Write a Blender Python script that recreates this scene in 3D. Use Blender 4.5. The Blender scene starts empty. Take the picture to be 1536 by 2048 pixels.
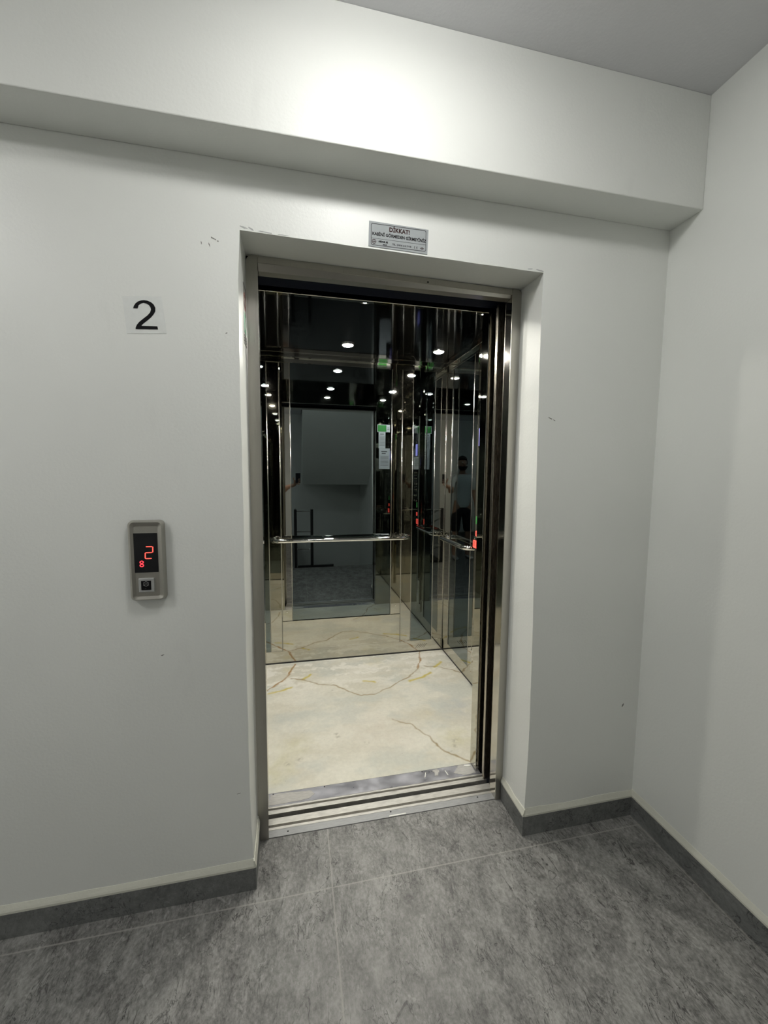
import bpy, bmesh, math, random
from mathutils import Vector, Matrix, noise
from mathutils.geometry import tessellate_polygon
random.seed(7)
C = bpy.context.scene.collection
PI = math.pi

# ------------------------------------------------------------------ materials
def mat(name):
    m = bpy.data.materials.new(name); m.use_nodes = True
    nt = m.node_tree; b = nt.nodes['Principled BSDF']
    return m, nt, b
def N(nt, t, **k):
    n = nt.nodes.new(t)
    for a, v in k.items(): setattr(n, a, v)
    return n
def L(nt, a, b): nt.links.new(a, b)
def objco(nt, scale=(1,1,1), rot=(0,0,0), loc=(0,0,0)):
    g = N(nt, 'ShaderNodeNewGeometry'); mp = N(nt, 'ShaderNodeMapping')
    mp.inputs['Scale'].default_value = scale; mp.inputs['Rotation'].default_value = rot
    mp.inputs['Location'].default_value = loc
    L(nt, g.outputs['Position'], mp.inputs['Vector']); return mp.outputs['Vector']
def noise_n(nt, vec, scale, detail=3, rough=.5, dist=0):
    n = N(nt, 'ShaderNodeTexNoise'); n.inputs['Scale'].default_value = scale
    n.inputs['Detail'].default_value = detail; n.inputs['Roughness'].default_value = rough
    n.inputs['Distortion'].default_value = dist
    L(nt, vec, n.inputs['Vector']); return n.outputs['Fac']
def ramp(nt, fac, stops):
    r = N(nt, 'ShaderNodeValToRGB'); e = r.color_ramp.elements
    while len(e) < len(stops): e.new(.5)
    for i, (p, c) in enumerate(stops):
        e[i].position = p; e[i].color = (c[0], c[1], c[2], 1) if hasattr(c, '__len__') else (c, c, c, 1)
    L(nt, fac, r.inputs['Fac']); return r.outputs['Color']
def mixc(nt, fac, a, b, mode='MIX'):
    m = N(nt, 'ShaderNodeMix', data_type='RGBA', blend_type=mode)
    for v, i in ((fac, 0), (a, 6), (b, 7)):
        if hasattr(v, 'node'): L(nt, v, m.inputs[i])
        elif i == 0: m.inputs[i].default_value = v
        else: m.inputs[i].default_value = (v[0], v[1], v[2], 1)
    return m.outputs[2]
def bump(nt, b, h, strength, dist=.001):
    n = N(nt, 'ShaderNodeBump'); n.inputs['Strength'].default_value = strength
    n.inputs['Distance'].default_value = dist
    L(nt, h, n.inputs['Height']); L(nt, n.outputs['Normal'], b.inputs['Normal'])
def flat(name, col, rough=.5, metal=0, emit=None, es=1, spec=.5):
    m, nt, b = mat(name)
    b.inputs['Base Color'].default_value = (*col, 1); b.inputs['Roughness'].default_value = rough
    b.inputs['Metallic'].default_value = metal; b.inputs['Specular IOR Level'].default_value = spec
    if emit:
        b.inputs['Emission Color'].default_value = (*emit, 1); b.inputs['Emission Strength'].default_value = es
    else:
        v = objco(nt); n = noise_n(nt, v, 60, 2)
        c = mixc(nt, 1.0, col, ramp(nt, n, [(0, .94), (1, 1.06)]), 'MULTIPLY'); L(nt, c, b.inputs['Base Color'])
    return m

def paint(name, col, rough=.42):
    m, nt, b = mat(name); v = objco(nt)
    big = noise_n(nt, v, 1.7, 2)
    roller = noise_n(nt, v, 110, 2)
    c = mixc(nt, 1.0, col, ramp(nt, big, [(.3, .965), (.7, 1.02)]), 'MULTIPLY')
    smear = noise_n(nt, objco(nt, (3, 3, 1.2), loc=(3, 1, 0)), 2.3, 3, .65)
    c = mixc(nt, ramp(nt, smear, [(.66, 0), (.8, .35)]), c, tuple(x*.86 for x in col))
    L(nt, c, b.inputs['Base Color'])
    b.inputs['Roughness'].default_value = rough; b.inputs['Specular IOR Level'].default_value = .5
    bump(nt, b, roller, .35, .0012)
    return m
WALL = (.765, .78, .745)
M_wall = paint('wall_paint', WALL)
M_ceil = paint('ceiling_paint', (.74, .74, .76), .7)
M_plaster = paint('skirting_plaster', (.62, .62, .54), .8)

def stone(name, light, dark, vein, grout=True):
    m, nt, b = mat(name)
    v = objco(nt)
    a = noise_n(nt, objco(nt, (1, .62, 1)), 14, 4, .68, .4)
    f = noise_n(nt, objco(nt, (1.3, .8, 1)), 75, 3, .75)
    big = noise_n(nt, v, 3.2, 3, .55)
    mx = N(nt, 'ShaderNodeMath', operation='ADD'); L(nt, a, mx.inputs[0]); L(nt, f, mx.inputs[1])
    bs = N(nt, 'ShaderNodeMath', operation='MULTIPLY'); L(nt, big, bs.inputs[0]); bs.inputs[1].default_value = .35
    m2 = N(nt, 'ShaderNodeMath', operation='ADD'); L(nt, mx.outputs[0], m2.inputs[0]); L(nt, bs.outputs[0], m2.inputs[1])
    m3 = N(nt, 'ShaderNodeMath', operation='DIVIDE'); L(nt, m2.outputs[0], m3.inputs[0]); m3.inputs[1].default_value = 2.35
    c = ramp(nt, m3.outputs[0], [(.38, dark), (.5, tuple((x+y)/2 for x, y in zip(light, dark))), (.62, light)])
    # thin dark cracks: iso-lines of a distorted stretched noise
    def crack(sc, loc, w, rot):
        n = noise_n(nt, objco(nt, (sc*1.5, sc*.55, sc), (0, 0, rot), loc), 1, 4, .62, .9)
        s = N(nt, 'ShaderNodeMath', operation='SUBTRACT'); L(nt, n, s.inputs[0]); s.inputs[1].default_value = .5
        ab = N(nt, 'ShaderNodeMath', operation='ABSOLUTE'); L(nt, s.outputs[0], ab.inputs[0])
        return ramp(nt, ab.outputs[0], [(0, 1), (w, 0)])
    patch = ramp(nt, noise_n(nt, v, 6, 3), [(.42, 0), (.6, 1)])
    k1 = mixc(nt, 1.0, crack(9, (0, 0, 0), .012, .35), patch, 'MULTIPLY')
    patch2 = ramp(nt, noise_n(nt, objco(nt, loc=(5, 2, 1)), 8, 3), [(.45, 0), (.6, 1)])
    k2 = mixc(nt, 1.0, crack(19, (4, 7, 0), .018, -.3), patch2, 'MULTIPLY')
    c = mixc(nt, k1, c, vein); c = mixc(nt, k2, c, vein)
    lf = ramp(nt, noise_n(nt, objco(nt, (1, .6, 1), (0, 0, .5)), 38, 3, .7, 1.2), [(.6, 0), (.72, .5)])
    c = mixc(nt, lf, c, tuple(min(1, x*1.35) for x in light))
    if grout:
        sep = N(nt, 'ShaderNodeSeparateXYZ'); L(nt, v, sep.inputs[0])
        g = None
        for out, off, per in (('X', .270, 1.285), ('Y', -.057, .6)):
            s = N(nt, 'ShaderNodeMath', operation='SUBTRACT'); L(nt, sep.outputs[out], s.inputs[0]); s.inputs[1].default_value = off - per/2 + 100*per*0
            w = N(nt, 'ShaderNodeMath', operation='WRAP'); L(nt, s.outputs[0], w.inputs[0]); w.inputs[1].default_value = per; w.inputs[2].default_value = 0
            d = N(nt, 'ShaderNodeMath', operation='SUBTRACT'); L(nt, w.outputs[0], d.inputs[0]); d.inputs[1].default_value = per/2
            ab = N(nt, 'ShaderNodeMath', operation='ABSOLUTE'); L(nt, d.outputs[0], ab.inputs[0])
            rr = ramp(nt, ab.outputs[0], [(.0008, .75), (.0022, 0)])
            if out == 'Y':
                g2 = rr
                # only the row line in front of the wall shows; further rows are butted tight
            g = rr if g is None else mixc(nt, 1.0, g, rr, 'LIGHTEN')
        c = mixc(nt, g, c, (.36, .35, .32))
    L(nt, c, b.inputs['Base Color']); b.inputs['Roughness'].default_value = .5
    L(nt, ramp(nt, f, [(.3, .42), (.7, .62)]), b.inputs['Roughness'])
    bump(nt, b, m3.outputs[0], .5, .002)
    return m
M_floor = stone('floor_stone_tile', (.31, .307, .292), (.075, .074, .07), (.028, .027, .026))
M_skirt = stone('skirting_stone_tile', (.20, .206, .20), (.10, .105, .102), (.04, .042, .042), False)

def steel(name, col, rough, wav=0.0, stretch=(1, 1, .15), brush=False, wscale=9):
    m, nt, b = mat(name)
    b.inputs['Metallic'].default_value = 1
    n = noise_n(nt, objco(nt, (3, 3, .5)), 3, 3)
    L(nt, mixc(nt, 1.0, col, ramp(nt, n, [(.2, .93), (.8, 1.05)]), 'MULTIPLY'), b.inputs['Base Color'])
    b.inputs['Roughness'].default_value = rough
    if brush:
        f = noise_n(nt, objco(nt, (700, 700, 9)), 1, 3, .6)
        L(nt, ramp(nt, f, [(.3, rough*.8), (.7, rough*1.2)]), b.inputs['Roughness'])
        bump(nt, b, f, .12, .0004)
    elif wav:
        w = noise_n(nt, objco(nt, stretch), wscale, 2, .4)
        bump(nt, b, w, 1.0, wav)
    return m
M_brush = steel('brushed_steel', (.50, .485, .44), .34, brush=True)
M_reveal = steel('satin_steel_reveal', (.50, .48, .44), .10, .0004, (1, 1, .12))
M_polish = steel('polished_steel', (.535, .525, .475), .02, .00025, (1, 1, .12), wscale=6)
M_flatpol = steel('polished_steel_flat', (.56, .545, .485), .03)
M_edge = steel('chrome_edge', (.78, .77, .73), .06)
M_chrome = steel('chrome', (.80, .79, .76), .04, .0005, (1, 1, 1), wscale=35)
M_door = steel('dark_door_steel', (.46, .42, .36), .26, brush=True)
def dark_mirror(name, col, rough=.004):
    m, nt, b = mat(name); b.inputs['Metallic'].default_value = 1
    n = noise_n(nt, objco(nt), 4, 2)
    L(nt, mixc(nt, 1.0, col, ramp(nt, n, [(.2, .97), (.8, 1.03)]), 'MULTIPLY'), b.inputs['Base Color'])
    b.inputs['Specular IOR Level'].default_value = .0
    b.inputs['Roughness'].default_value = rough
    return m
M_smoke = dark_mirror('smoked_mirror', (.20, .235, .24))
M_carceil = dark_mirror('dark_gloss_ceiling', (.034, .037, .042), .07)
M_trimrod = steel('polished_edge', (.55, .545, .51), .22)
M_black = flat('black_rubber', (.012, .012, .014), .5)
M_navy = flat('dark_blue_painted_steel', (.0015, .003, .010), .7, spec=.05)
M_slot = flat('dark_slot', (.008, .008, .008), .7)

# aluminium sill with scratches
def sillmat(name, col, rough, metal=1, sc=1, scr=True):
    th = name == 'worn_steel_threshold'
    m, nt, b = mat(name); v = objco(nt, (1, 1.5, 1) if th else (1, 6, 1))
    n = noise_n(nt, v, 11 if th else 30, 4, .55 if th else .7); s = noise_n(nt, objco(nt, (30, 260, 1), (0, 0, .2)), 1, 2)
    c = mixc(nt, 1.0, col, ramp(nt, n, [(.3, .8), (.7, 1.12)]), 'MULTIPLY')
    L(nt, c, b.inputs['Base Color']); b.inputs['Metallic'].default_value = metal
    L(nt, ramp(nt, n, [(.3, rough*.7), (.7, rough*1.4)]), b.inputs['Roughness'])
    if name != 'worn_steel_threshold': bump(nt, b, s, .08, .0003)
    return m
M_sill = sillmat('aluminium_sill', (.60, .585, .545), .42, .75)
M_sillflat = sillmat('grey_sill_flange', (.33, .335, .335), .5, .3)
M_plate = sillmat('worn_steel_threshold', (.40, .40, .435), .36, .7)
M_res = sillmat('dried_adhesive', (.46, .45, .42), .8, 0)

# onyx floor coloured per vertex (pattern belongs to the slab)
def onyx():
    m, nt, b = mat('onyx_floor')
    a = N(nt, 'ShaderNodeVertexColor', layer_name='pattern')
    f = noise_n(nt, objco(nt), 55, 5, .7)
    c = mixc(nt, 1.0, a.outputs['Color'], ramp(nt, f, [(.3, .93), (.7, 1.05)]), 'MULTIPLY')
    sp = noise_n(nt, objco(nt, (1, 1.4, 1)), 85, 2, .5)
    c = mixc(nt, ramp(nt, sp, [(.74, 0), (.79, .6)]), c, (.16, .15, .11))
    sc = noise_n(nt, objco(nt, (160, 9, 1), (0, 0, .25)), 1, 2)
    c = mixc(nt, ramp(nt, sc, [(.78, 0), (.84, .35)]), c, (.78, .76, .68))
    L(nt, c, b.inputs['Base Color']); b.inputs['Roughness'].default_value = .38
    return m
M_onyx = onyx()
M_shaft = flat('shaft_concrete', (.10, .10, .10), .9)
M_white = flat('white_plastic', (.75, .75, .72), .5)
M_paper = flat('printed_paper', (.62, .64, .68), .7)
M_green = flat('green_print', (.05, .28, .06), .6)
M_greenp = flat('pale_green_print', (.20, .42, .28), .6)
M_red = flat('red_print', (.42, .19, .16), .6)
M_ink = flat('black_ink', (.004, .004, .005), .6, spec=.15)
M_inkg = flat('grey_ink', (.045, .045, .05), .6, spec=.2)
M_inkr = flat('dark_red_ink', (.035, .010, .009), .6, spec=.15)
M_film = flat('clear_film', (.715, .735, .71), .3)
M_signm = flat('silver_sign_plate', (.34, .365, .37), .6, 0, spec=.25)
M_callm = steel('satin_champagne_metal', (.50, .485, .44), .36)
M_btn = flat('silver_button', (.50, .51, .50), .35, .5)
M_screen = flat('black_screen', (.004, .004, .006), .12)
M_led = flat('red_led', (.4, .01, .01), .4, emit=(1, .10, .07), es=1.7)
M_ledr = flat('red_led_small', (.4, .01, .01), .4, emit=(1, .05, .07), es=1.6)
M_lcd = flat('violet_lcd', (.1, .1, .3), .4, emit=(.42, .38, 1), es=1.6)
M_scuff = flat('grey_scuff', (.20, .20, .18), .8)
M_chip = flat('bare_plaster_chip', (.42, .43, .42), .9)
M_scrap = flat('white_scrap', (.8, .8, .74), .7)
M_hair = flat('dark_hair', (.012, .010, .009), .6)
M_skin = flat('skin', (.42, .25, .17), .5)
M_tee = flat('white_cotton', (.62, .66, .66), .85)
M_trous = flat('black_cloth', (.012, .012, .014), .9)
M_shoe = flat('white_shoe', (.5, .5, .5), .6)
M_phone = flat('dark_phone', (.02, .02, .025), .2)
M_lens = flat('lens_glass', (.01, .01, .015), .05)
M_rail = flat('black_rail', (.008, .008, .009), .35)

# ------------------------------------------------------------------ helpers
def obj(name, bm, m, parent=None, kind=None, label=None, cat=None, group=None, smooth=False):
    me = bpy.data.meshes.new(name)
    bmesh.ops.recalc_face_normals(bm, faces=bm.faces)
    if parent is not None:
        o0 = Vector((0, 0, 0)); p = parent
        while p is not None: o0 += p.location; p = p.parent
        bmesh.ops.translate(bm, verts=bm.verts, vec=-o0)
    bm.to_mesh(me); bm.free()
    for x in (m if isinstance(m, (list, tuple)) else [m]): me.materials.append(x)
    if smooth:
        for p in me.polygons: p.use_smooth = True
    o = bpy.data.objects.new(name, me); C.objects.link(o)
    if parent is not None: o.parent = parent
    tag(o, label, cat, group, kind); return o
def tag(o, label=None, cat=None, group=None, kind=None):
    if label: o['label'] = label
    if cat: o['category'] = cat
    if group: o['group'] = group
    if kind: o['kind'] = kind
    return o
def thing(name, loc, label, cat, group=None, kind=None):
    o = bpy.data.objects.new(name, None); C.objects.link(o); o.location = loc
    o.empty_display_size = .1
    return tag(o, label, cat, group, kind)
def box(bm, x0, x1, y0, y1, z0, z1, bev=0, seg=2, mi=0):
    n0 = len(bm.verts)
    r = bmesh.ops.create_cube(bm, size=1)
    vs = r['verts']
    for v in vs:
        v.co = Vector(((x0+x1)/2 + v.co.x*(x1-x0), (y0+y1)/2 + v.co.y*(y1-y0), (z0+z1)/2 + v.co.z*(z1-z0)))
    fs = set(f for v in vs for f in v.link_faces)
    for f in fs: f.material_index = mi
    if bev:
        es = list(set(e for v in vs for e in v.link_edges))
        bmesh.ops.bevel(bm, geom=es, offset=bev, segments=seg, affect='EDGES', profile=.5)
    return bm
def B(x0, x1, y0, y1, z0, z1, bev=0, seg=2):
    return box(bmesh.new(), x0, x1, y0, y1, z0, z1, bev, seg)
def prism(bm, pts, axis, a, b, back=None):
    """polygon pts (2-D) in the plane normal to axis, extruded a..b; back: alternative outline at b"""
    back = back or pts
    def P(p, t):
        if axis == 1: return (p[0], t, p[1])
        if axis == 0: return (t, p[0], p[1])
        return (p[0], p[1], t)
    v0 = [bm.verts.new(P(p, a)) for p in pts]; v1 = [bm.verts.new(P(p, b)) for p in back]
    n = len(pts)
    for i in range(n):
        bm.faces.new((v0[i], v0[(i+1) % n], v1[(i+1) % n], v1[i]))
    for t in tessellate_polygon([[Vector((p[0], p[1], 0)) for p in pts]]):
        for vv in (v0, v1):
            try: bm.faces.new([vv[k] for k in t])
            except ValueError: pass
    return bm
def tube(bm, pts, r, n=16, cap=True):
    pts = [Vector(p) for p in pts]; rings = []
    up = Vector((0, 0, 1)); u = None
    for i, p in enumerate(pts):
        t = (pts[min(i+1, len(pts)-1)] - pts[max(i-1, 0)]).normalized()
        if u is None: u = t.cross(up) if abs(t.dot(up)) < .95 else t.cross(Vector((1, 0, 0)))
        u = (u - t*u.dot(t)).normalized(); w = t.cross(u)
        rr = r[i] if hasattr(r, '__len__') else r
        rings.append([bm.verts.new(p + (u*math.cos(a) + w*math.sin(a))*rr) for a in (2*PI*k/n for k in range(n))])
    for a, b in zip(rings, rings[1:]):
        for k in range(n): bm.faces.new((a[k], a[(k+1) % n], b[(k+1) % n], b[k]))
    if cap: bm.faces.new(rings[0][::-1]); bm.faces.new(rings[-1])
    return bm
def arc(c, r, a0, a1, n, f):
    return [f(c[0] + r*math.cos(a0+(a1-a0)*i/n), c[1] + r*math.sin(a0+(a1-a0)*i/n)) for i in range(n+1)]
def disc(bm, c, r, axis, t, n=32, r2=None):
    """short cylinder (radius r, to r2) centred c along axis by t"""
    a = Vector(c); d = Vector((0, 0, 0)); d[axis] = t
    return tube(bm, [a, a+d], [r, r2 if r2 else r], n)
def rrect(x0, x1, z0, z1, r, n=6):
    p = []
    for cx, cz, a in ((x1-r, z1-r, 0), (x0+r, z1-r, PI/2), (x0+r, z0+r, PI), (x1-r, z0+r, 1.5*PI)):
        p += [(cx+r*math.cos(a+PI/2*i/n), cz+r*math.sin(a+PI/2*i/n)) for i in range(n+1)]
    return p
def ring_plate(bm, outer, inner, axis, a, b):
    """frame between two equally long outlines"""
    def P(p, t): return (p[0], t, p[1]) if axis == 1 else ((t, p[0], p[1]) if axis == 0 else (p[0], p[1], t))
    n = len(outer); L4 = [[bm.verts.new(P(p, t)) for p in o] for o, t in ((outer, a), (inner, a), (inner, b), (outer, b))]
    for q in range(4):
        A, Bq = L4[q], L4[(q+1) % 4]
        for i in range(n): bm.faces.new((A[i], A[(i+1) % n], Bq[(i+1) % n], Bq[i]))
    return bm
def text_bm(s, size, loc, rot=(PI/2, 0, 0), sx=1, align='CENTER', ext=.0002, bold=0):
    cu = bpy.data.curves.new('t', 'FONT'); cu.body = s; cu.size = size; cu.align_x = align; cu.align_y = 'CENTER'
    cu.extrude = ext; cu.offset = bold; cu.resolution_u = 3
    o = bpy.data.objects.new('t', cu); C.objects.link(o)
    dg = bpy.context.evaluated_depsgraph_get(); dg.update()
    me = bpy.data.meshes.new_from_object(o.evaluated_get(dg))
    bm = bmesh.new(); bm.from_mesh(me)
    bpy.data.objects.remove(o); bpy.data.curves.remove(cu); bpy.data.meshes.remove(me)
    from mathutils import Euler
    bmesh.ops.transform(bm, verts=bm.verts, matrix=Matrix.Translation(loc) @ Euler(rot).to_matrix().to_4x4() @ Matrix.Diagonal((sx, 1, 1, 1)))
    return bm

# ------------------------------------------------------------------ geometry constants
D, R, ZB, BP, ZC, SK = .184, 1.571, 2.40, .13, 2.77, .085
LX, RY = -2.6, -4.4               # left wall, rear wall of the stair hall
STAIR = -1.62                     # edge of the landing

# ------------------------------------------------------------------ setting
def jit(a): return random.uniform(-a, a)
left_edge = [(.001, 0), (-.002, .10), (-.008, .30), (-.010, .52), (-.010, .80), (-.010, 1.05), (-.008, 1.38), (-.008, 1.54), (-.009, 1.75), (-.008, 1.89), (-.007, 2.06), (.001, 2.205)]
right_edge = [(1.040, 2.192), (1.039, 1.92), (1.043, 1.65), (1.048, 1.37), (1.053, 1.1), (1.058, .78), (1.061, .50), (1.060, .365), (1.053, .10), (1.051, 0)]
def dense(e, k=3):
    out = []
    for a, b in zip(e, e[1:]):
        for i in range(k):
            t = i/k; out.append((a[0]+(b[0]-a[0])*t + (jit(.0011) if i else 0), a[1]+(b[1]-a[1])*t))
    return out + [e[-1]]
top = [(.001+(1.040-.001)*i/12 + 0, 2.205+(2.192-2.205)*i/12 + jit(.0011)) for i in range(1, 12)]
opening = dense(left_edge) + top + dense(right_edge)
def backpt(p):
    x, z = p
    if x < .02 and z < 2.2: return (-.006, z*2.232/2.205)
    if x > 1.02 and z < 2.19: return (1.056 + .010*(z/2.2), z*2.216/2.192)
    return (x*1.066/1.04 - .006*(1-x), z+.027-.002*x)
back = [backpt(p) for p in opening]
outline = [(LX, 0)] + opening + [(R+.1, 0), (R+.1, ZC), (LX, ZC)]
bout = [(LX, 0)] + back + [(R+.1, 0), (R+.1, ZC), (LX, ZC)]
wf = obj('wall_front', prism(bmesh.new(), outline, 1, 0, D+.02, bout), M_wall, kind='structure', label='pale grey painted wall around the elevator opening')
obj('wall_right', B(R, R+.12, RY, .0, 0 - 2.2, ZC), M_wall, kind='structure', label='pale grey side wall to the right of the elevator')
obj('wall_left', B(LX-.12, LX, RY, .2, -2.2, ZC), M_wall, kind='structure', label='pale grey wall far to the left of the landing')
obj('wall_rear', B(LX-.12, R+.12, RY-.12, RY, -2.2, ZC+1.5), M_wall, kind='structure', label='stairwell wall behind the landing')
obj('ceiling', B(LX-.12, R+.12, STAIR-.05, .2, ZC, ZC+.15), M_ceil, kind='structure', label='flat grey painted ceiling above the landing')
obj('ceiling_rear', B(LX-.12, .26, RY-.1, STAIR-.05, ZC, ZC+.15), M_ceil, kind='structure', label='flat painted ceiling over the rear of the hall')
obj('trim_1', B(LX, R, -BP, .0, ZB, ZC, .003, 2), M_wall, kind='structure', label='deep painted beam running above the elevator opening')
bm = bmesh.new()
prism(bm, [(LX, .205), (LX, RY), (.08, RY), (.08, STAIR), (R, STAIR), (R, .0), (1.07, .0), (1.07, .187), (-.02, .187), (-.02, .205)], 2, -.14, 0)
obj('floor', bm, M_floor, kind='structure', label='grey stone-look tiled landing floor')

obj('wall_shaft', B(-.75, R+.12, 1.95, 2.05, -.5, 2.9), M_shaft, kind='structure', label='concrete back wall of the lift shaft')
obj('wall_shaft_left', B(-.75, -.65, .21, 1.95, -.5, 2.9), M_shaft, kind='structure', label='concrete side wall of the lift shaft')
obj('wall_shaft_right', B(R+.05, R+.15, .21, 1.95, -.5, 2.9), M_shaft, kind='structure', label='concrete right side wall of the lift shaft')

# skirting: stone tile plus a plaster bead on top
def skirting(name, x0, y0, x1, y1, nx, ny, t=.009, lab=None):
    """run from (x0,y0) to (x1,y1); (nx,ny) points into the room"""
    bm = bmesh.new()
    vs = [(x0, y0), (x1, y1), (x1+nx*t, y1+ny*t), (x0+nx*t, y0+ny*t)]
    prism(bm, vs, 2, .0, SK)
    o = obj(name, bm, M_skirt, kind='structure', label=lab)
    bm = bmesh.new(); n = 40
    rows = []
    for i in range(n+1):
        f = i/n; x = x0+(x1-x0)*f; y = y0+(y1-y0)*f
        h = .026 + .0025*math.sin(f*9+x0) + jit(.0012); q = t + .001
        rows.append([bm.verts.new((x+nx*a, y+ny*a, z)) for a, z in ((-.002, SK-.001), (q, SK-.001), (q, SK+.006), (q*.75, SK+.012), (.0015, SK+h), (-.002, SK+h))])
    for a, b in zip(rows, rows[1:]):
        for k in range(6): bm.faces.new((a[k], a[(k+1) % 6], b[(k+1) % 6], b[k]))
    bm.faces.new(rows[0]); bm.faces.new(rows[-1][::-1])
    obj('plaster_bead', bm, M_plaster, o)
    return o
skirting('baseboard_left', LX, 0, .002, 0, 0, -1, lab='grey stone skirting along the wall left of the elevator')
skirting('baseboard_front', 1.051, 0, R, 0, 0, -1, lab='short grey stone skirting between elevator opening and corner')
skirting('baseboard_right', R, .0, R, STAIR, -1, 0, lab='grey stone skirting along the right side wall')
skirting('trim_2', 1.051, -.009, 1.056, D-.002, -1, 0, .008, lab='stone skirting inside the right reveal of the opening')
skirting('trim_3', .001, -.009, -.003, D-.002, 1, 0, .006, lab='stone skirting inside the left reveal of the opening')
skirting('baseboard_rear', LX, RY, .08, RY, 0, 1, lab='stone skirting along the stairwell wall')

# scuffs and chips on the elevator wall
def blob(cx, cz, rx, rz, rot=0, y=-.0004, n=11, th=.0006, axis=1):
    pts = []
    for i in range(n):
        a = 2*PI*i/n; r = random.uniform(.55, 1.15)
        px, pz = rx*r*math.cos(a), rz*r*math.sin(a)
        pts.append((cx+px*math.cos(rot)-pz*math.sin(rot), cz+px*math.sin(rot)+pz*math.cos(rot)))
    return prism(bmesh.new(), pts, axis, y, y+th)
for cx, cz, rx, rz, rt in ((-.078, 2.172, .006, .002, -.5), (-.071, 2.169, .005, .0015, -.5), (-.063, 2.165, .003, .002, 0), (-.110, 2.155, .0018, .005, .2), (-.088, 2.152, .0015, .007, .3),
                           (-.045, 1.897, .004, .0015, .4), (-.045, .365, .009, .0012, .2), (-.266, .88, .006, .002, .3), (1.094, 1.678, .010, .002, -.4), (1.110, 1.672, .006, .002, -.4),
                           (1.496, .505, .004, .009, -.5)):
    obj('scuff_mark', blob(cx, cz, rx, rz, rt), M_scuff, wf)
for cx, cz, rx, rz, rt in ((.012, 2.214, .014, .0035, -.3), (.034, 2.213, .012, .003, -.45), (.075, 2.208, .022, .002, -.06), (1.025, 2.198, .016, .0025, -.15), (.985, 2.199, .012, .0018, .1), (.13, 2.206, .02, .0014, 0)):
    obj('plaster_chip', blob(cx, cz, rx, rz, rt), M_chip, wf)

# ------------------------------------------------------------------ stairwell behind the viewer (seen in the mirrors)
bm = bmesh.new()
st = [(STAIR, -.001)]
y, z = STAIR, 0
pts = [(STAIR, -.14), (STAIR, 0-.002)]
prof = []
yy, zz = STAIR, -.002
for i in range(8):
    prof.append((yy, zz)); zz -= .17; prof.append((yy, zz)); yy -= .28
prof.append((yy, zz)); prof.append((yy, zz-.2)); prof.append((STAIR, -.32))
prism(bm, prof, 0, .10, R-.002)
obj('stair_flight', bm, M_floor, label='grey stone stairs going down behind the landing, seen in the mirror', cat='stairs')
bm = bmesh.new()
prism(bm, [(STAIR-.05, ZC), (STAIR-.05, ZC+.25), (-3.5, ZC+.25-1.2), (-3.5, 1.27), (-3.3, 1.27)], 0, .26, R-.002)
obj('upper_stair_slab', bm, M_wall, label='sloping painted underside of the stairs going up, seen in the mirror', cat='stairs')
obj('half_landing_slab', B(.26, R-.002, RY+.002, -3.502, 1.27, 1.45), M_wall, label='flat painted underside of the half landing, seen in the mirror', cat='landing')
rl = thing('stair_railing', (.12, STAIR+.03, 0), 'black and chrome stair railing behind the landing, seen in the mirror', 'railing')
for x, y0, z0, h in ((.13, STAIR+.03, 0, .92), (.13, -2.3, -.2, .90), (.13, -3.0, -.5, .85)):
    obj('post', B(x-.022, x+.022, y0-.022, y0+.022, z0, z0+h, .004), M_rail, rl)
obj('post', B(.36, .404, STAIR+.008, STAIR+.052, 0, .92, .004), M_rail, rl)
obj('base_rail', B(.16, .72, STAIR+.010, STAIR+.050, 0, .035, .003), M_rail, rl)
for k in (.29, .57, .89):
    obj('rail_bar', tube(bmesh.new(), [(.152, STAIR+.03, k), (.36, STAIR+.03, k)], .010, 10), M_chrome, rl)
for k in (.28, .52, .76, .92):
    bm = tube(bmesh.new(), [(.13, STAIR+.03, k), (.13, -2.3, k-.2), (.13, -3.0, k-.5)], .012, 10)
    obj('rail_bar', bm, M_chrome, rl)

# ------------------------------------------------------------------ landing lamp and added fill lamps
def glow(name, es):
    return flat(name, (.9, .9, .85), .5, emit=(1, .99, .965), es=es)
def ceiling_or_fill_lamp(x, y, r, es, lab):
    t = thing('ceiling_or_fill_lamp', (x, y, ZC), lab, 'lamp')
    obj('lamp_base', disc(bmesh.new(), (x, y, ZC), r+.01, 2, -.012, 48), M_white, t)
    bm = bmesh.new(); tube(bm, [(x, y, ZC-.012), (x, y, ZC-.034), (x, y, ZC-.046), (x, y, ZC-.05)], [r, r, r*.9, r*.7], 48)
    obj('diffuser', bm, glow('lamp_glow', es), t)
ceiling_or_fill_lamp(.41, -.70, .13, 53, 'round white ceiling lamp above the landing, just out of the picture')
ceiling_or_fill_lamp(-1.5, -1.10, .15, 50, 'added unseen fill lamp on the ceiling at the far left end of the landing')  # unseen fill light, added to lift the walls away from the main lamp
t = thing('fill_wall_lamp', (LX, -2.6, 1.95), 'added fill lamp on the far left wall of the hall, out of the picture', 'lamp')  # added out of view to brighten the right wall and stair underside
obj('lamp_base', disc(bmesh.new(), (LX, -2.6, 1.95), .17, 0, .012, 40), M_white, t)
bm = bmesh.new(); tube(bm, [(LX+.012, -2.6, 1.95), (LX+.045, -2.6, 1.95), (LX+.06, -2.6, 1.95)], [.16, .16, .12], 40)
obj('diffuser', bm, glow('fill_wall_lamp_glow', 30), t)

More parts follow.
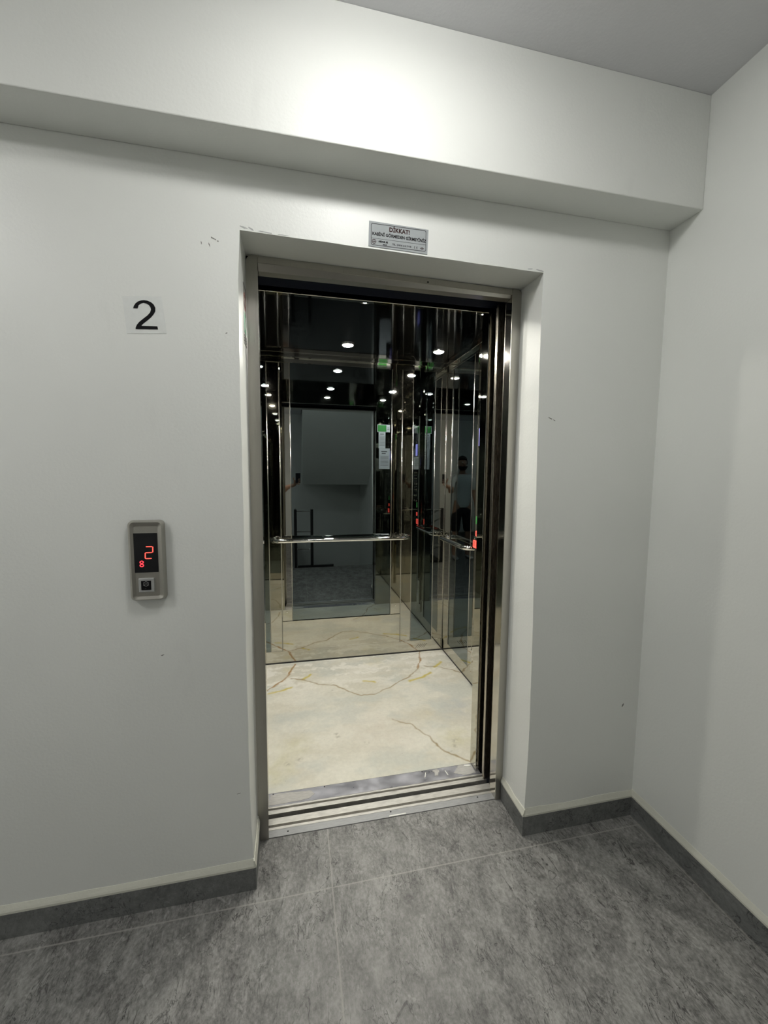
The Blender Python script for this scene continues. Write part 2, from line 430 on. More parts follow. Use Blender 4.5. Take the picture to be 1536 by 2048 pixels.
# ------------------------------------------------------------------ door frame
fr = thing('elevator_door_frame', (.53, D, 0), 'brushed steel frame around the elevator doorway', 'door frame')
xl, xr = .036, 1.024
def jamb(x_out, x_in, zt, s):
    # flange seen from the landing, its top outer corner rounded, and the reveal turning in
    r = .03
    if s < 0: pts = [(x_in, .0), (x_in, zt)] + [(x_out+r+r*math.cos(a), zt-r+r*math.sin(a)) for a in (PI/2+PI/2*i/6 for i in range(7))] + [(x_out, 0)]
    else: pts = [(x_in, .0), (x_in, zt)] + [(x_out-r+r*math.cos(a), zt-r+r*math.sin(a)) for a in (PI/2-PI/2*i/6 for i in range(7))] + [(x_out, 0)]
    return prism(bmesh.new(), pts, 1, D, D+.004)
jl = obj('left_jamb', jamb(-.004, xl, 2.230, -1), M_brush, fr)
jr = obj('right_jamb', jamb(1.068, xr, 2.214, 1), M_brush, fr)
obj('jamb_return', B(xl-.003, xl, D+.0042, .236, 0, 2.20), M_reveal, jl)
obj('jamb_return', B(xr, xr+.003, D+.0042, .236, 0, 2.20), M_reveal, jr)
bm = bmesh.new()
prism(bm, [(xl+.001, 2.205), (xr-.001, 2.190), (xr-.001, 2.212), (xl+.001, 2.229)], 1, D+.001, D+.004)
hd = obj('header', bm, M_brush, fr)
bm = bmesh.new()
prism(bm, [(D+.001, 2.203), (D+.016, 2.182), (.236, 2.182), (.236, 2.186), (D+.018, 2.186), (D+.004, 2.206)], 0, xl+.001, xr-.001)
obj('header_return', bm, M_brush, hd, label='sloping lower lip of the header')
obj('screw', disc(bmesh.new(), (.665, D+.0005, 2.203), .0035, 1, .002, 12), M_slot, hd)

# landing sill (extruded profile with one groove)
ls = thing('landing_sill', (.53, .23, 0), 'aluminium landing sill with a guide groove at the elevator entrance', 'sill')
prism(bm := bmesh.new(), [(.188, -.03), (.188, .003), (.222, .003), (.222, -.03)], 0, .028, 1.030)
obj('front_flange', bm, M_sillflat, ls, label='flat grey front flange')
bm = bmesh.new()
prism(bm, [(.222, -.03), (.222, .004), (.234, .004), (.234, -.012), (.247, -.012), (.247, .004), (.279, .004), (.279, -.03)], 0, .028, 1.040)
obj('grooved_rail', bm, M_sill, ls)
for x, yq in ((.545, .214), (.951, .212), (.11, .205)):
    obj('screw', disc(bmesh.new(), (x, yq, .003), .0035, 2, .0008, 10), M_slot, ls)
# dark shaft below the gap
obj('trim_4', B(.0, 1.06, .2795, .3015, -.2, -.12), M_black, kind='structure', label='dark gap between landing sill and car sill')
cs = thing('car_sill', (.53, .35, 0), 'worn steel threshold and grooved sill on the car side', 'sill')
bm = bmesh.new()
prism(bm, [(.302, -.04), (.302, .004), (.323, .004), (.323, -.012), (.334, -.012), (.334, .004), (.3435, .004), (.3435, -.04)], 0, .02, 1.040)
obj('grooved_rail', bm, M_sill, cs)
obj('threshold_plate', B(.0, 1.03, .344, .4185, -.02, .0045), M_plate, cs, label='shiny threshold plate with a purplish sheen')
def resid(pts):
    out = []
    n = len(pts)
    for i in range(n):
        a, b = pts[i], pts[(i+1) % n]
        for k in range(5):
            t = k/5; j = .0028 if k else .001
            out.append((a[0]+(b[0]-a[0])*t+jit(j), min(.4175, max(.3445, a[1]+(b[1]-a[1])*t+jit(j)))))
    return prism(bmesh.new(), out, 2, .0044, .0054)
for pts in ([(.026, .412), (.115, .410), (.205, .404), (.227, .380), (.199, .357), (.138, .352), (.026, .350)],
            [(.898, .374), (.925, .395), (.94, .415), (.995, .4165), (1.008, .413), (1.008, .352), (.941, .352)],
            [(.800, .410), (.822, .416), (.838, .402), (.825, .390), (.822, .372), (.803, .375), (.808, .392)]):
    obj('adhesive_residue', resid(pts), M_res, cs)
for x in (.04, .272, .75):
    obj('screw', disc(bmesh.new(), (x, .4125, .0045), .003, 2, .001, 10), M_slot, cs)

# scraps lying on sill
def scrap(pts, z, lab):
    o = obj('paper_scrap', prism(bmesh.new(), pts, 2, z, z+.0012), M_scrap); tag(o, lab, 'scrap')
scrap([(.535, .195), (.607, .1945), (.609, .190), (.57, .1885), (.533, .1895)], .0031, 'thin white paper strip on the front edge of the landing sill')
scrap([(.972, .415), (1.001, .410), (1.003, .402), (.990, .399), (.968, .406)], .0056, 'small white scrap on the threshold at the right jamb')
scrap([(.750, .372), (.754, .372), (.768, .403), (.764, .404)], .0046, 'white sliver on the middle of the car threshold')
scrap([(.862, .397), (.866, .397), (.870, .365), (.866, .364)], .0046, 'white sliver beside the right adhesive patch')

# ------------------------------------------------------------------ doors (slid open to the right)
def door(name, x0, panels, zt, lab):
    t = thing(name, (x0+.4, panels[0][1], 0), lab, 'door')
    for x, y0, y1 in panels:
        p = obj('door_panel', B(x, x+.56, y0, y1, .012, zt, .002), M_door, t)
    return t
LDx = 1.034
door('landing_door', LDx, [(1.034, .240, .262), (1.042, .208, .230)], 2.20, 'dark steel landing door slid open to the right')
cd = door('car_door', LDx, [(1.022, .300, .318), (1.034, .326, .344)], 2.20, 'dark steel car door slid open to the right, behind the landing door')
dm = thing('door_operator', (.53, .31, 2.2), 'dark door operator housing over the gap between frame and car', 'door operator')
obj('housing', B(-.05, 1.56, .240, .362, 2.206, 2.45), M_navy, dm)
obj('track', B(-.05, 1.60, .236, .2395, 2.190, 2.40), M_navy, dm)

# ------------------------------------------------------------------ elevator car
CX0, CX1, CY0, CY1, CZ = -.332, 1.342, .420, 1.725, 2.320
car = thing('elevator_car', (.505, 1.07, 0), 'elevator car lined with polished steel and smoked mirror', 'elevator')
# floor slab with its onyx print
bm = bmesh.new()
nx, ny = 336, 262
V = dict(
 rust=[[(.139, 1.698), (.11, 1.598), (.066, 1.486), (-.043, 1.349), (-.12, 1.26)], [(1.036, 1.445), (1.097, 1.568), (1.144, 1.734)]],
 yel=[[(-.039, 1.297), (.037, 1.32), (.106, 1.352)], [(.185, 1.44), (.243, 1.51)], [(.607, 1.334), (.678, 1.306)], [(.928, 1.284), (1.034, 1.314), (1.12, 1.365)], [(1.174, 1.442), (1.248, 1.512)]],
 thin=[[(.104, 1.471), (.184, 1.433), (.31, 1.352), (.391, 1.322), (.48, 1.225), (.567, 1.15), (.678, 1.166), (.755, 1.215), (.832, 1.268), (.941, 1.333), (1.036, 1.445)],
       [(1.106, 1.481), (1.193, 1.439), (1.299, 1.369), (1.36, 1.30)], [(.70, .86), (.802, .781), (.847, .702), (.884, .628), (.904, .549), (.959, .487), (1.02, .42)],
       [(-.2, .9), (-.1, .8), (-.06, .7), (-.03, .5)]])
def segd(p, poly):
    best = 9
    for a, b in zip(poly, poly[1:]):
        ax, ay = a; dx, dy = b[0]-ax, b[1]-ay
        t = max(0, min(1, ((p[0]-ax)*dx+(p[1]-ay)*dy)/(dx*dx+dy*dy)))
        d = math.hypot(p[0]-ax-dx*t, p[1]-ay-dy*t)
        if d < best: best = d
    return best
SP = [((.141, .725), .13, (.50, .47, .26), .55), ((.04, .576), .12, (.50, .48, .24), .5), ((1.018, .631), .12, (.52, .49, .25), .5), ((.088, .960), .16, (.46, .48, .44), .55),
      ((1.133, .913), .17, (.45, .47, .46), .6), ((.575, .80), .30, (.60, .55, .46), .5), ((.85, 1.1), .16, (.52, .52, .45), .4), ((.30, 1.15), .16, (.45, .47, .42), .5), ((.93, .86), .10, (.58, .52, .36), .4),
      ((.10, 1.62), .06, (.62, .56, .25), .4), ((.75, 1.62), .10, (.66, .60, .36), .4), ((.64, .70), .2, (.6, .56, .46), .4)]
DK = [((.382, 1.257), .010), ((.364, .786), .020), ((.37, .76), .018), ((1.0, .60), .025), ((.98, .56), .02), ((.10, .60), .022), ((.16, .62), .02), ((.95, .52), .012), ((.52, .68), .018), ((.18, .85), .012)]
def lerp(a, b, t): return tuple(x+(y-x)*t for x, y in zip(a, b))
def pat(x, y):
    w = noise.noise_vector(Vector((x*9, y*9, 0)))*.014 + noise.noise_vector(Vector((x*34, y*34, 3)))*.008
    p = (x+w.x, y+w.y)
    q = noise.fractal(Vector((x*2.6+w.x*14, y*5.5+w.y*14, 1.7)), .6, 2.1, 5)
    c = lerp((.60, .575, .475), (.69, .67, .575), max(0, min(1, .5+q*.9)))
    g = noise.fractal(Vector((x*2.1+4, y*3.4, 9)), .7, 2.2, 4)
    c = lerp(c, (.535, .55, .49), max(0, min(.7, g*1.6)))
    cl = noise.fractal(Vector((x*5+w.x*30, y*13+w.y*30, 5)), .6, 2.2, 4)
    if y > 1.15: c = lerp(c, (.78, .76, .68), max(0, min(.8, cl*2))*min(1, (y-1.15)/.3))
    for (cx, cy), r, col, k in SP:
        d = math.hypot(x-cx+w.x*3, y-cy+w.y*3)/r
        if d < 1: c = lerp(c, col, k*(1-d)**.8*(1-d*.2)*max(.2, min(1, .75+noise.noise(Vector((x*20, y*20, 2)))*.9)))
    for (cx, cy), r in DK:
        d = math.hypot(x-cx, y-cy)/r
        if d < 1 and noise.noise(Vector((x*70, y*70, 7))) > -.05: c = lerp(c, (.24, .22, .15), .6*(1-d))
    mod = .6+.55*noise.noise(Vector((x*11, y*11, 4)))
    for pl in V['rust']:
        d = segd(p, pl)
        w_ = .0115*(.75+.9*noise.noise(Vector((x*14, y*14, 6)))); w_ = max(.006, w_)
        if d < w_: c = lerp(c, (.34, .20, .07), min(1, (1-d/w_)*1.3)*max(.15, min(1, .35+mod)))
    for pl in V['yel']:
        d = segd(p, pl)
        if d < .017: c = lerp(c, (.55, .46, .10), min(1, (1-d/.017)*1.2)*max(.3, min(1, .4+mod)))
    for pl in V['thin']:
        d = segd(p, pl)
        if d < .0075: c = lerp(c, (.30, .23, .11), min(1, (1-d/.0075)*1.3)*max(.2, min(1, .3+mod)))
    return c
grid = []
for j in range(ny+1):
    row = []
    for i in range(nx+1):
        row.append(bm.verts.new((CX0+(CX1-CX0)*i/nx, CY0-.001+(CY1-CY0)*j/ny, .005)))
    grid.append(row)
for j in range(ny):
    for i in range(nx): bm.faces.new((grid[j][i], grid[j][i+1], grid[j+1][i+1], grid[j+1][i]))
fl = obj('floor_slab', bm, M_onyx, car, label='cream onyx-patterned floor with rust veins')
ca = fl.data.color_attributes.new('pattern', 'FLOAT_COLOR', 'POINT')
off = Vector((.505, 1.07, 0))
for i, v in enumerate(fl.data.vertices):
    c = pat(v.co.x+off.x, v.co.y+off.y); ca.data[i].color = (c[0], c[1], c[2], 1)
obj('subfloor', B(CX0-.02, CX1+.02, .4195, CY1+.02, -.08, .0035), M_black, car)

def part(name, m, *a, bev=0, seg=2, lab=None, parent=None):
    return obj(name, B(*a, bev, seg), m, parent or car, label=lab)
# outer shell (keeps the car dark outside)
part('shell_panel', M_black, CX0-.04, CX0-.02, CY0-.0, CY1+.04, -.08, CZ+.06)
part('shell_panel', M_black, CX1+.02, CX1+.04, CY0-.0, CY1+.04, -.08, CZ+.06)
part('shell_panel', M_black, CX0-.02, CX1+.02, CY1+.02, CY1+.04, -.08, CZ+.06)
part('shell_panel', M_black, CX0-.02, CX1+.02, CY0, CY1+.02, CZ+.02, CZ+.06)
# black base line
bl = .014
for a in ((CX0, CX1, CY1-.004, CY1+.01), (CX0-.005, CX0+.004, CY0+.02, CY1), (CX1-.004, CX1+.005, CY0+.02, CY1)):
    part('base_strip', M_black, *a, .0, .016)
# ceiling panel and cornice
part('ceiling_panel', M_carceil, CX0+.03, CX1-.03, CY0+.01, CY1-.03, CZ, CZ+.012, lab='dark glossy ceiling panel')
part('cornice', M_flatpol, CX0, CX1, CY1-.028, CY1-.001, CZ-.018, CZ+.014, bev=.003)
part('cornice', M_flatpol, CX1-.028, CX1-.001, CY0+.01, CY1-.029, CZ-.018, CZ+.014, bev=.003)
part('cornice', M_flatpol, CX0+.001, CX0+.028, CY0+.01, CY1-.029, CZ-.018, CZ+.014, bev=.003)

def wallpanels(T):
    """T(u0,u1,d0,d1,z0,z1): box on a wall; u along it, d depth out of it"""
    pass
def back_box(u0, u1, d, z0, z1): return (u0, u1, CY1-d, CY1+.018, z0, z1)
# back wall: kick plate, lower panel, polished strips, glass strips and the big mirror
KZ, TZ = .106, 2.268
BV = dict(bev=.0035, seg=3)
part('kick_plate', M_flatpol, *back_box(CX0, CX1, .003, .016, KZ-.001), bev=.001)
for z0, z1 in ((TZ+.001, CZ+.01),):
    part('top_panel', M_flatpol, *back_box(CX0, CX1, .004, z0, z1), bev=.002)
part('lower_panel', M_flatpol, *back_box(.042, .968, .012, KZ+.001, .343), bev=.0025, seg=3)
part('steel_panel', M_polish, *back_box(CX1-.104, CX1, .010, KZ+.001, TZ), **BV)
part('steel_panel', M_polish, *back_box(.969, 1.056, .010, KZ+.001, TZ), **BV)
part('steel_panel', M_polish, *back_box(.885, .967, .014, .345, TZ), **BV)
part('steel_panel', M_polish, *back_box(.043, .118, .014, .345, TZ), **BV)
part('steel_panel', M_polish, *back_box(-.046, .041, .010, KZ+.001, TZ), **BV)
part('steel_panel', M_polish, *back_box(CX0, CX0+.104, .010, KZ+.001, TZ), **BV)
mk = dict(lab='tall smoked mirror on the back wall')
part('mirror', M_smoke, *back_box(.119, .884, .009, .346, TZ), bev=.0015, **mk)
part('glass_strip', M_smoke, *back_box(1.057, CX1-.106, .006, KZ+.001, TZ), lab='narrow smoked glass strip')
part('glass_strip', M_smoke, *back_box(CX0+.106, -.047, .006, KZ+.001, TZ), lab='narrow smoked glass strip')
# side walls
for s in (1, -1):
    X = CX1 if s > 0 else CX0
    def sb(y0, y1, d, z0, z1):
        return (X-d, X+.018, y0, y1, z0, z1) if s > 0 else (X-.018, X+d, y0, y1, z0, z1)
    part('kick_plate', M_flatpol, *sb(CY0+.012, CY1-.02, .003, .016, KZ-.001), bev=.001)
    part('top_panel', M_flatpol, *sb(CY0+.012, CY1-.02, .004, TZ+.001, CZ+.01), bev=.002)
    part('steel_panel', M_polish, *sb(1.592, CY1-.015, .010, KZ+.001, TZ), **BV)
    part('glass_panel', M_smoke, *sb(1.206, 1.591, .006, KZ+.001, TZ), lab='smoked glass wall panel')
    part('steel_panel', M_polish, *sb(CY0+.012, 1.205, .010, KZ+.001, TZ), **BV)
# front returns and header
JX0, JX1 = .019, 1.011
part('front_return', M_flatpol, JX1, CX1+.01, .364, .430, .0, CZ, bev=.0025, lab='polished steel return beside the doorway')
part('front_return', M_flatpol, CX0-.01, JX0, .364, .430, .0, CZ, bev=.0025, lab='polished steel return beside the doorway')
part('door_header', M_flatpol, JX0, JX1, .405, .430, 2.203, CZ, bev=.002, lab='polished steel header over the doorway')
for x, d in ((.042, .013), (.1185, .0145), (.8845, .0145), (.968, .0145), (1.0565, .0105), (1.237, .0105), (-.0465, .0105), (-.227, .0105)):
    z0 = .345 if .1 < x < .9 else KZ+.002
    obj('edge_trim', tube(bmesh.new(), [(x, CY1-d, z0), (x, CY1-d, TZ-.002)], .0024, 10), M_trimrod, car, smooth=True)
for y in (1.5915, 1.2055):
    for X, s in ((CX1, -1), (CX0, 1)):
        obj('edge_trim', tube(bmesh.new(), [(X+s*.0095, y, KZ+.002), (X+s*.0095, y, TZ-.002)], .0022, 10), M_trimrod, car, smooth=True)
for X, s in ((CX1, -1), (CX0, 1)):
    obj('corner_trim', tube(bmesh.new(), [(X+s*.013, CY1-.013, .018), (X+s*.013, CY1-.013, TZ-.002)], .0022, 10), M_trimrod, car, smooth=True)
# speaker slots in the kick plate
kp = [o for o in car.children if o.name.startswith('kick_plate')][0]
for k in range(5):
    x = 1.105 + k*.017
    bm = bmesh.new(); prism(bm, [(x, .040), (x+.003, .040), (x+.030, .072), (x+.027, .072)], 1, CY1-.0036, CY1-.0025)
    obj('vent_slot', bm, M_slot, kp)
# bracket screws
for x in (.078, .927):
    for z in (.395, .985):
        obj('screw', disc(bmesh.new(), (x, CY1-.0145, z+.02), .005, 1, -.003, 14), M_chrome, car)

# handrails
def rail_curve(f, u0, u1, off, r):
    pts = [f(u0-.0, .0)]
    pts = [f(u0, 0), f(u0, off-r)] + [f(u0+r-r*math.cos(a), off-r+r*math.sin(a)) for a in (PI/2*i/8 for i in range(1, 9))]
    pts += [f(u0+(u1-u0)*t, off) for t in (.2, .35, .5, .65, .8)]
    pts += [f(u1-r+r*math.sin(a), off-r+r*math.cos(a)) for a in (PI/2*i/8 for i in range(0, 9))] + [f(u1, 0)]
    return pts
def handrail(f, u0, u1, off, lab, loc, brk):
    t = thing('handrail', loc, lab, 'handrail')
    obj('rail_tube', tube(bmesh.new(), rail_curve(f, u0, u1, off, .055), .0165, 20), M_chrome, t, smooth=True)
    for u in (u0, u1):
        p = Vector(f(u, 0)); q = Vector(f(u, .007))
        obj('wall_flange', tube(bmesh.new(), [p, q], [.026, .023], 24), M_chrome, t)
    for u in brk:
        a = Vector(f(u, 0)); b_ = Vector(f(u, off))
        br = obj('bracket', tube(bmesh.new(), [a, a+Vector((0, 0, -.0)), (a+b_)/2, b_], .007, 10), M_chrome, t)
RZ = .975
handrail(lambda u, o: (u, CY1-.0108-o, RZ), -.015, 1.020, .070, 'chrome handrail across the back wall of the car', (.5, CY1, RZ), (.078, .927))
handrail(lambda u, o: (CX1-.0105-o, u, RZ), 1.135, 1.640, .068, 'chrome handrail on the right wall of the car', (CX1, 1.4, RZ), (1.60,))
handrail(lambda u, o: (CX0+.0105+o, u, RZ), .60, 1.640, .068, 'chrome handrail on the hidden left wall of the car', (CX0, 1.1, RZ), (1.60,))

# downlights
def downlight(x, y, lab):
    t = thing('downlight', (x, y, CZ), lab, 'downlight', 'round downlights in the elevator car ceiling')
    bm = bmesh.new(); n = 28
    prof = [(.044, -.0005), (.046, -.005), (.040, -.008), (.033, -.005), (.032, -.001)]
    rings = [[bm.verts.new((x+r*math.cos(2*PI*k/n), y+r*math.sin(2*PI*k/n), CZ+z)) for k in range(n)] for r, z in prof]
    for a, b in zip(rings, rings[1:]):
        for k in range(n): bm.faces.new((a[k], a[(k+1) % n], b[(k+1) % n], b[k]))
    obj('bezel', bm, M_edge, t, smooth=True)
    bm = bmesh.new(); tube(bm, [(x, y, CZ-.001), (x, y, CZ-.006), (x, y, CZ-.011)], [.0325, .0325, .022], n)
    obj('lens', bm, M_spot, t)
    return t
M_spot = flat('spot_lens', (.9, .9, .85), .4, emit=(1, .965, .88), es=780)
dl = downlight(.502, 1.375, 'downlight at the back of the car ceiling, left of the two in view')
def dup(t, loc, lab):
    r = t.copy(); C.objects.link(r); r.location = loc; r['label'] = lab
    for ch in list(t.children):
        c = ch.copy(); C.objects.link(c); c.parent = r
    return r
dup(dl, (1.135, 1.375, CZ), 'downlight at the back right corner of the car ceiling')
dup(dl, (-.130, 1.375, CZ), 'downlight at the back left corner of the car ceiling, hidden by the jamb')
dup(dl, (.502, .665, CZ), 'middle downlight near the car door, seen only as a reflection')
dup(dl, (1.135, .665, CZ), 'right downlight near the car door, seen only as a reflection')
dup(dl, (-.130, .665, CZ), 'left downlight near the car door, seen only as a reflection')

# operating panel on the right wall
cp = thing('control_panel', (CX1-.007, .98, 1.0), 'tall steel operating panel with buttons on the right car wall', 'control panel')
px = CX1-.0107
bm = bmesh.new()
pf = [(px, .855), (px-.012, .857), (px-.024, .868), (px-.028, .885), (px-.028, 1.075), (px-.024, 1.092), (px-.012, 1.103), (px, 1.105)]
prism(bm, pf, 2, .12, 2.262)
obj('face_plate', bm, M_flatpol, cp)
fx = px-.028
def plq(name, m, y0, y1, z0, z1, d=.003, bev=0): return obj(name, B(fx-d, fx+.001, y0, y1, z0, z1, bev), m, cp)
plq('floor_display', M_screen, .91, 1.05, 1.64, 1.92)
o = plq('indicator_screen', M_lcd, .985, 1.045, 1.652, 1.762, .004)
plq('emergency_lamp', M_green, 1.03, 1.06, 1.150, 1.200, .003)
for i in range(6):
    for j in range(2):
        z = 1.225 + i*.055; yb = .945 + j*.055
        b_ = obj('button', disc(bmesh.new(), (fx, yb, z), .019, 0, -.005, 20), M_edge, cp)
        obj('button_cap', disc(bmesh.new(), (fx-.005, yb, z), .013, 0, -.002, 16), M_screen, b_)
for y0, z0, z1 in ((1.03, .990, 1.040), (1.065, .990, 1.040), (1.03, 1.07, 1.105)):
    bm = bmesh.new(); ring_plate(bm, rrect(y0, y0+.026, z0, z1, .006, 3), rrect(y0+.005, y0+.021, z0+.005, z1-.005, .004, 3), 0, fx-.004, fx)
    obj('lit_button', bm, M_led, cp)

# papers on the inside of the right-hand return (their reflection shows in the mirror)
def paper(name, x0, x1, z0, z1, m, lab, kind, lines):
    t = thing(name, ((x0+x1)/2, .4301, (z0+z1)/2), lab, kind)
    obj('sheet', B(x0, x1, .4302, .4310, z0, z1), m, t)
    for lx0, lx1, lz, h, mm in lines:
        obj('print', B(lx0, lx1, .4310, .4313, lz, lz+h), mm, t)
paper('safety_sticker', 1.025, 1.165, 1.93, 2.01, M_paper, 'green and white sticker on the front return of the car, reflected in the mirror', 'sticker', [(1.03, 1.125, 1.935, .070, M_green), (1.135, 1.158, 1.975, .004, M_inkg), (1.135, 1.158, 1.960, .004, M_inkg)])
paper('instruction_notice', 1.040, 1.115, 1.755, 1.928, M_paper, 'tall narrow printed notice below the green sticker', 'notice', [(1.055, 1.10, 1.905, .007, M_inkg)]+[(1.048, 1.108, 1.885-.013*i, .003, M_inkg) for i in range(9)])
paper('printed_notice', 1.045, 1.165, 1.53, 1.7545, M_paper, 'larger printed notice at the bottom of the stickers inside the car', 'notice',
      [(1.07, 1.135, 1.715, .008, M_inkg), (1.075, 1.12, 1.695, .008, M_inkg)]+[(1.06, 1.15, 1.668-.014*i, .003, M_inkg) for i in range(8)])

# ------------------------------------------------------------------ things on the front wall
# floor number on clear film
fn = thing('floor_number_sticker', (-.275, 0, 1.93), 'clear square sticker with a black figure 2 on the wall left of the elevator', 'sticker')
bm = bmesh.new(); prism(bm, [(-.332, 1.979), (-.226, 1.988), (-.216, 1.882), (-.324, 1.874)], 1, -.0007, .0)
obj('film', bm, M_film, fn)
two = [(-.304, 1.947), (-.302, 1.954), (-.297, 1.962), (-.290, 1.968), (-.282, 1.9715), (-.274, 1.973), (-.265, 1.9725), (-.255, 1.969), (-.248, 1.963), (-.244, 1.954), (-.2445, 1.944), (-.249, 1.935), (-.257, 1.925), (-.267, 1.9155), (-.277, 1.907), (-.282, 1.902), (-.2835, 1.899),
       (-.2405, 1.901), (-.239, 1.892), (-.300, 1.888), (-.2995, 1.893), (-.296, 1.901), (-.289, 1.910), (-.278, 1.920), (-.2665, 1.930), (-.259, 1.939), (-.256, 1.948), (-.2575, 1.955), (-.2615, 1.9605), (-.268, 1.964), (-.276, 1.965), (-.283, 1.962), (-.289, 1.957), (-.292, 1.9475)]
obj('number', prism(bmesh.new(), two, 1, -.0013, -.0007), M_ink, fn)

# warning plate above the opening
sg = thing('warning_sign', (.502, 0, 2.243), 'small silver warning plate with black lettering above the elevator opening', 'sign')
bm = bmesh.new(); prism(bm, [(.402, 2.284), (.604, 2.281), (.601, 2.203), (.400, 2.206)], 1, -.0018, 0)
obj('plate', bm, M_signm, sg)
ty = -.0020
def tx(s, size, x, z, m, sx=1, al='CENTER', bold=0, nm='lettering'):
    obj(nm, text_bm(s, size, (x, ty, z), (PI/2, .014, 0), sx, al, .0002, bold), m, sg)
tx('DİKKAT!', .0185, .504, 2.2635, M_inkr, .95, bold=.00065)
tx('KABİNİ GÖRMEDEN GİRMEYİNİZ', .0130, .504, 2.2445, M_ink, .91, bold=.00045)
tx('TEL.: (0454) 215 77 78', .0070, .512, 2.2195, M_inkg, 1.0, bold=.0002)
tx('ASDUR 3E', .0070, .449, 2.2235, M_ink, 1.0, bold=.0004)
tx('asansör', .0045, .455, 2.2155, M_ink, 1.0, bold=.0002)
bm = bmesh.new(); ring_plate(bm, rrect(.408, .596, 2.2105, 2.2775, .006, 4), rrect(.4095, .5945, 2.212, 2.276, .005, 4), 1, ty-.0003, ty+.0002)
obj('border_line', bm, M_inkg, sg)
obj('divider', B(.409, .595, ty-.0003, ty+.0002, 2.2315, 2.2322), M_inkg, sg)
def circ(cx, cz, r, n=24, a0=0, a1=2*PI): return [(cx+r*math.cos(a0+(a1-a0)*i/n), cz+r*math.sin(a0+(a1-a0)*i/n)) for i in range(n + (0 if abs(a1-a0-2*PI) < 1e-6 else 1))]
bm = bmesh.new(); ring_plate(bm, circ(.4185, 2.2222, .0072), circ(.4185, 2.2222, .0058), 1, ty-.0003, ty+.0002)
box(bm, .4178, .4192, ty-.0003, ty+.0002, 2.2155, 2.229); box(bm, .4125, .4245, ty-.0003, ty+.0002, 2.2215, 2.2229)
obj('round_emblem', bm, M_inkr, sg)
for cx in (.5585, .5665):       # the two open arcs of the conformity mark
    a = circ(cx, 2.2195, .0042, 14, PI*.6, PI*1.4); b_ = circ(cx, 2.2195, .0031, 14, PI*.6, PI*1.4)
    bm = prism(bmesh.new(), a + b_[::-1], 1, ty-.0003, ty+.0002)
    if cx > .56: box(bm, cx-.004, cx-.0005, ty-.0003, ty+.0002, 2.219, 2.220)
    obj('conformity_mark', bm, M_ink, sg)
bm = bmesh.new(); ring_plate(bm, [(.575, 2.219), (.582, 2.2228), (.589, 2.219), (.582, 2.2152)], [(.577, 2.219), (.582, 2.2215), (.587, 2.219), (.582, 2.2165)], 1, ty-.0003, ty+.0002)
box(bm, .579, .585, ty-.0003, ty+.0002, 2.2183, 2.2197)
obj('diamond_emblem', bm, M_inkr, sg)

# landing call panel
cy = -.022
cpn = thing('call_panel', (-.29, 0, 1.19), 'satin metal elevator call panel with red display left of the doorway', 'call panel')
bm = bmesh.new()
o0 = rrect(-.346, -.243, 1.066, 1.318, .014); o1 = rrect(-.343, -.246, 1.068, 1.316, .013); o2 = rrect(-.335, -.2475, 1.073, 1.313, .011); o3 = rrect(-.325, -.2585, 1.082, 1.300, .005)
lv = [(o0, 0), (o1, -.016), (o2, cy-.002), (o3, cy+.001)]
rg = [[bm.verts.new((p[0], y, p[1])) for p in o] for o, y in lv]
for a, b_ in zip(rg, rg[1:]):
    n = len(a)
    for i in range(n): bm.faces.new((a[i], a[(i+1) % n], b_[(i+1) % n], b_[i]))
bm.faces.new(rg[-1]); bm.faces.new(rg[0][::-1])
obj('housing', bm, M_callm, cpn)
fy = cy+.001
scn = obj('display', B(-.3265, -.2600, fy-.0010, fy+.001, 1.157, 1.2795), M_screen, cpn)
def seg7(pts, m, nm): obj(nm, prism(bmesh.new(), pts, 1, fy-.0016, fy-.0008), m, scn)
def hseg(x0, x1, z, t=.0028, sl=0):
    return [(x0, z), (x0+t/2, z+t/2), (x1-t/2, z+t/2+sl), (x1, z+sl), (x1-t/2, z-t/2+sl), (x0+t/2, z-t/2)]
def vseg(x, z0, z1, t=.0028, sl=0):
    return [(x, z0), (x+t/2, z0+t/2), (x+t/2+sl, z1-t/2), (x+sl, z1), (x-t/2+sl, z1-t/2), (x-t/2, z0+t/2)]
dx0, dx1, dz0, dz1 = -.2945, -.2745, 1.2005, 1.2375; dm_ = (dz0+dz1)/2
for s in (hseg(dx0+.0015, dx1, dz1), vseg(dx1+.0005, dm_, dz1, sl=.0008), hseg(dx0, dx1-.001, dm_), vseg(dx0-.0012, dz0, dm_, sl=.0006), hseg(dx0-.001, dx1-.003, dz0)):
    seg7(s, M_led, 'digit_segment')
for cz, r in ((1.1895, .0048), (1.1795, .0050)):
    bm = bmesh.new(); ring_plate(bm, [(-.3063+(p[0])*1.25, p[1]) for p in circ(0, cz, r, 16)], [(-.3063+(p[0])*1.25, p[1]) for p in circ(0, cz, r-.0022, 16)], 1, fy-.0016, fy-.0008)
    obj('busy_symbol', bm, M_ledr, scn)
bt = obj('call_button', B(-.3165, -.2730, fy-.006, fy+.001, 1.0965, 1.1395, .0015), M_btn, cpn, label='square silver button with a black centre')
obj('button_center', B(-.3090, -.2810, fy-.0066, fy-.005, 1.1030, 1.1320), M_ink, bt)
bm = bmesh.new()
for s in (1, -1):
    zc = 1.1225
    prism(bm, [(-.3028, zc+s*.0024), (-.2950, zc+s*.0068), (-.2875, zc+s*.0024), (-.2875, zc+s*.0038), (-.2950, zc+s*.0080), (-.3028, zc+s*.0038)], 1, fy-.0069, fy-.0066)
box(bm, -.3028, -.2875, fy-.0069, fy-.0066, 1.1218, 1.1230)
obj('arrow_symbol', bm, M_inkg if False else M_btn, bt)
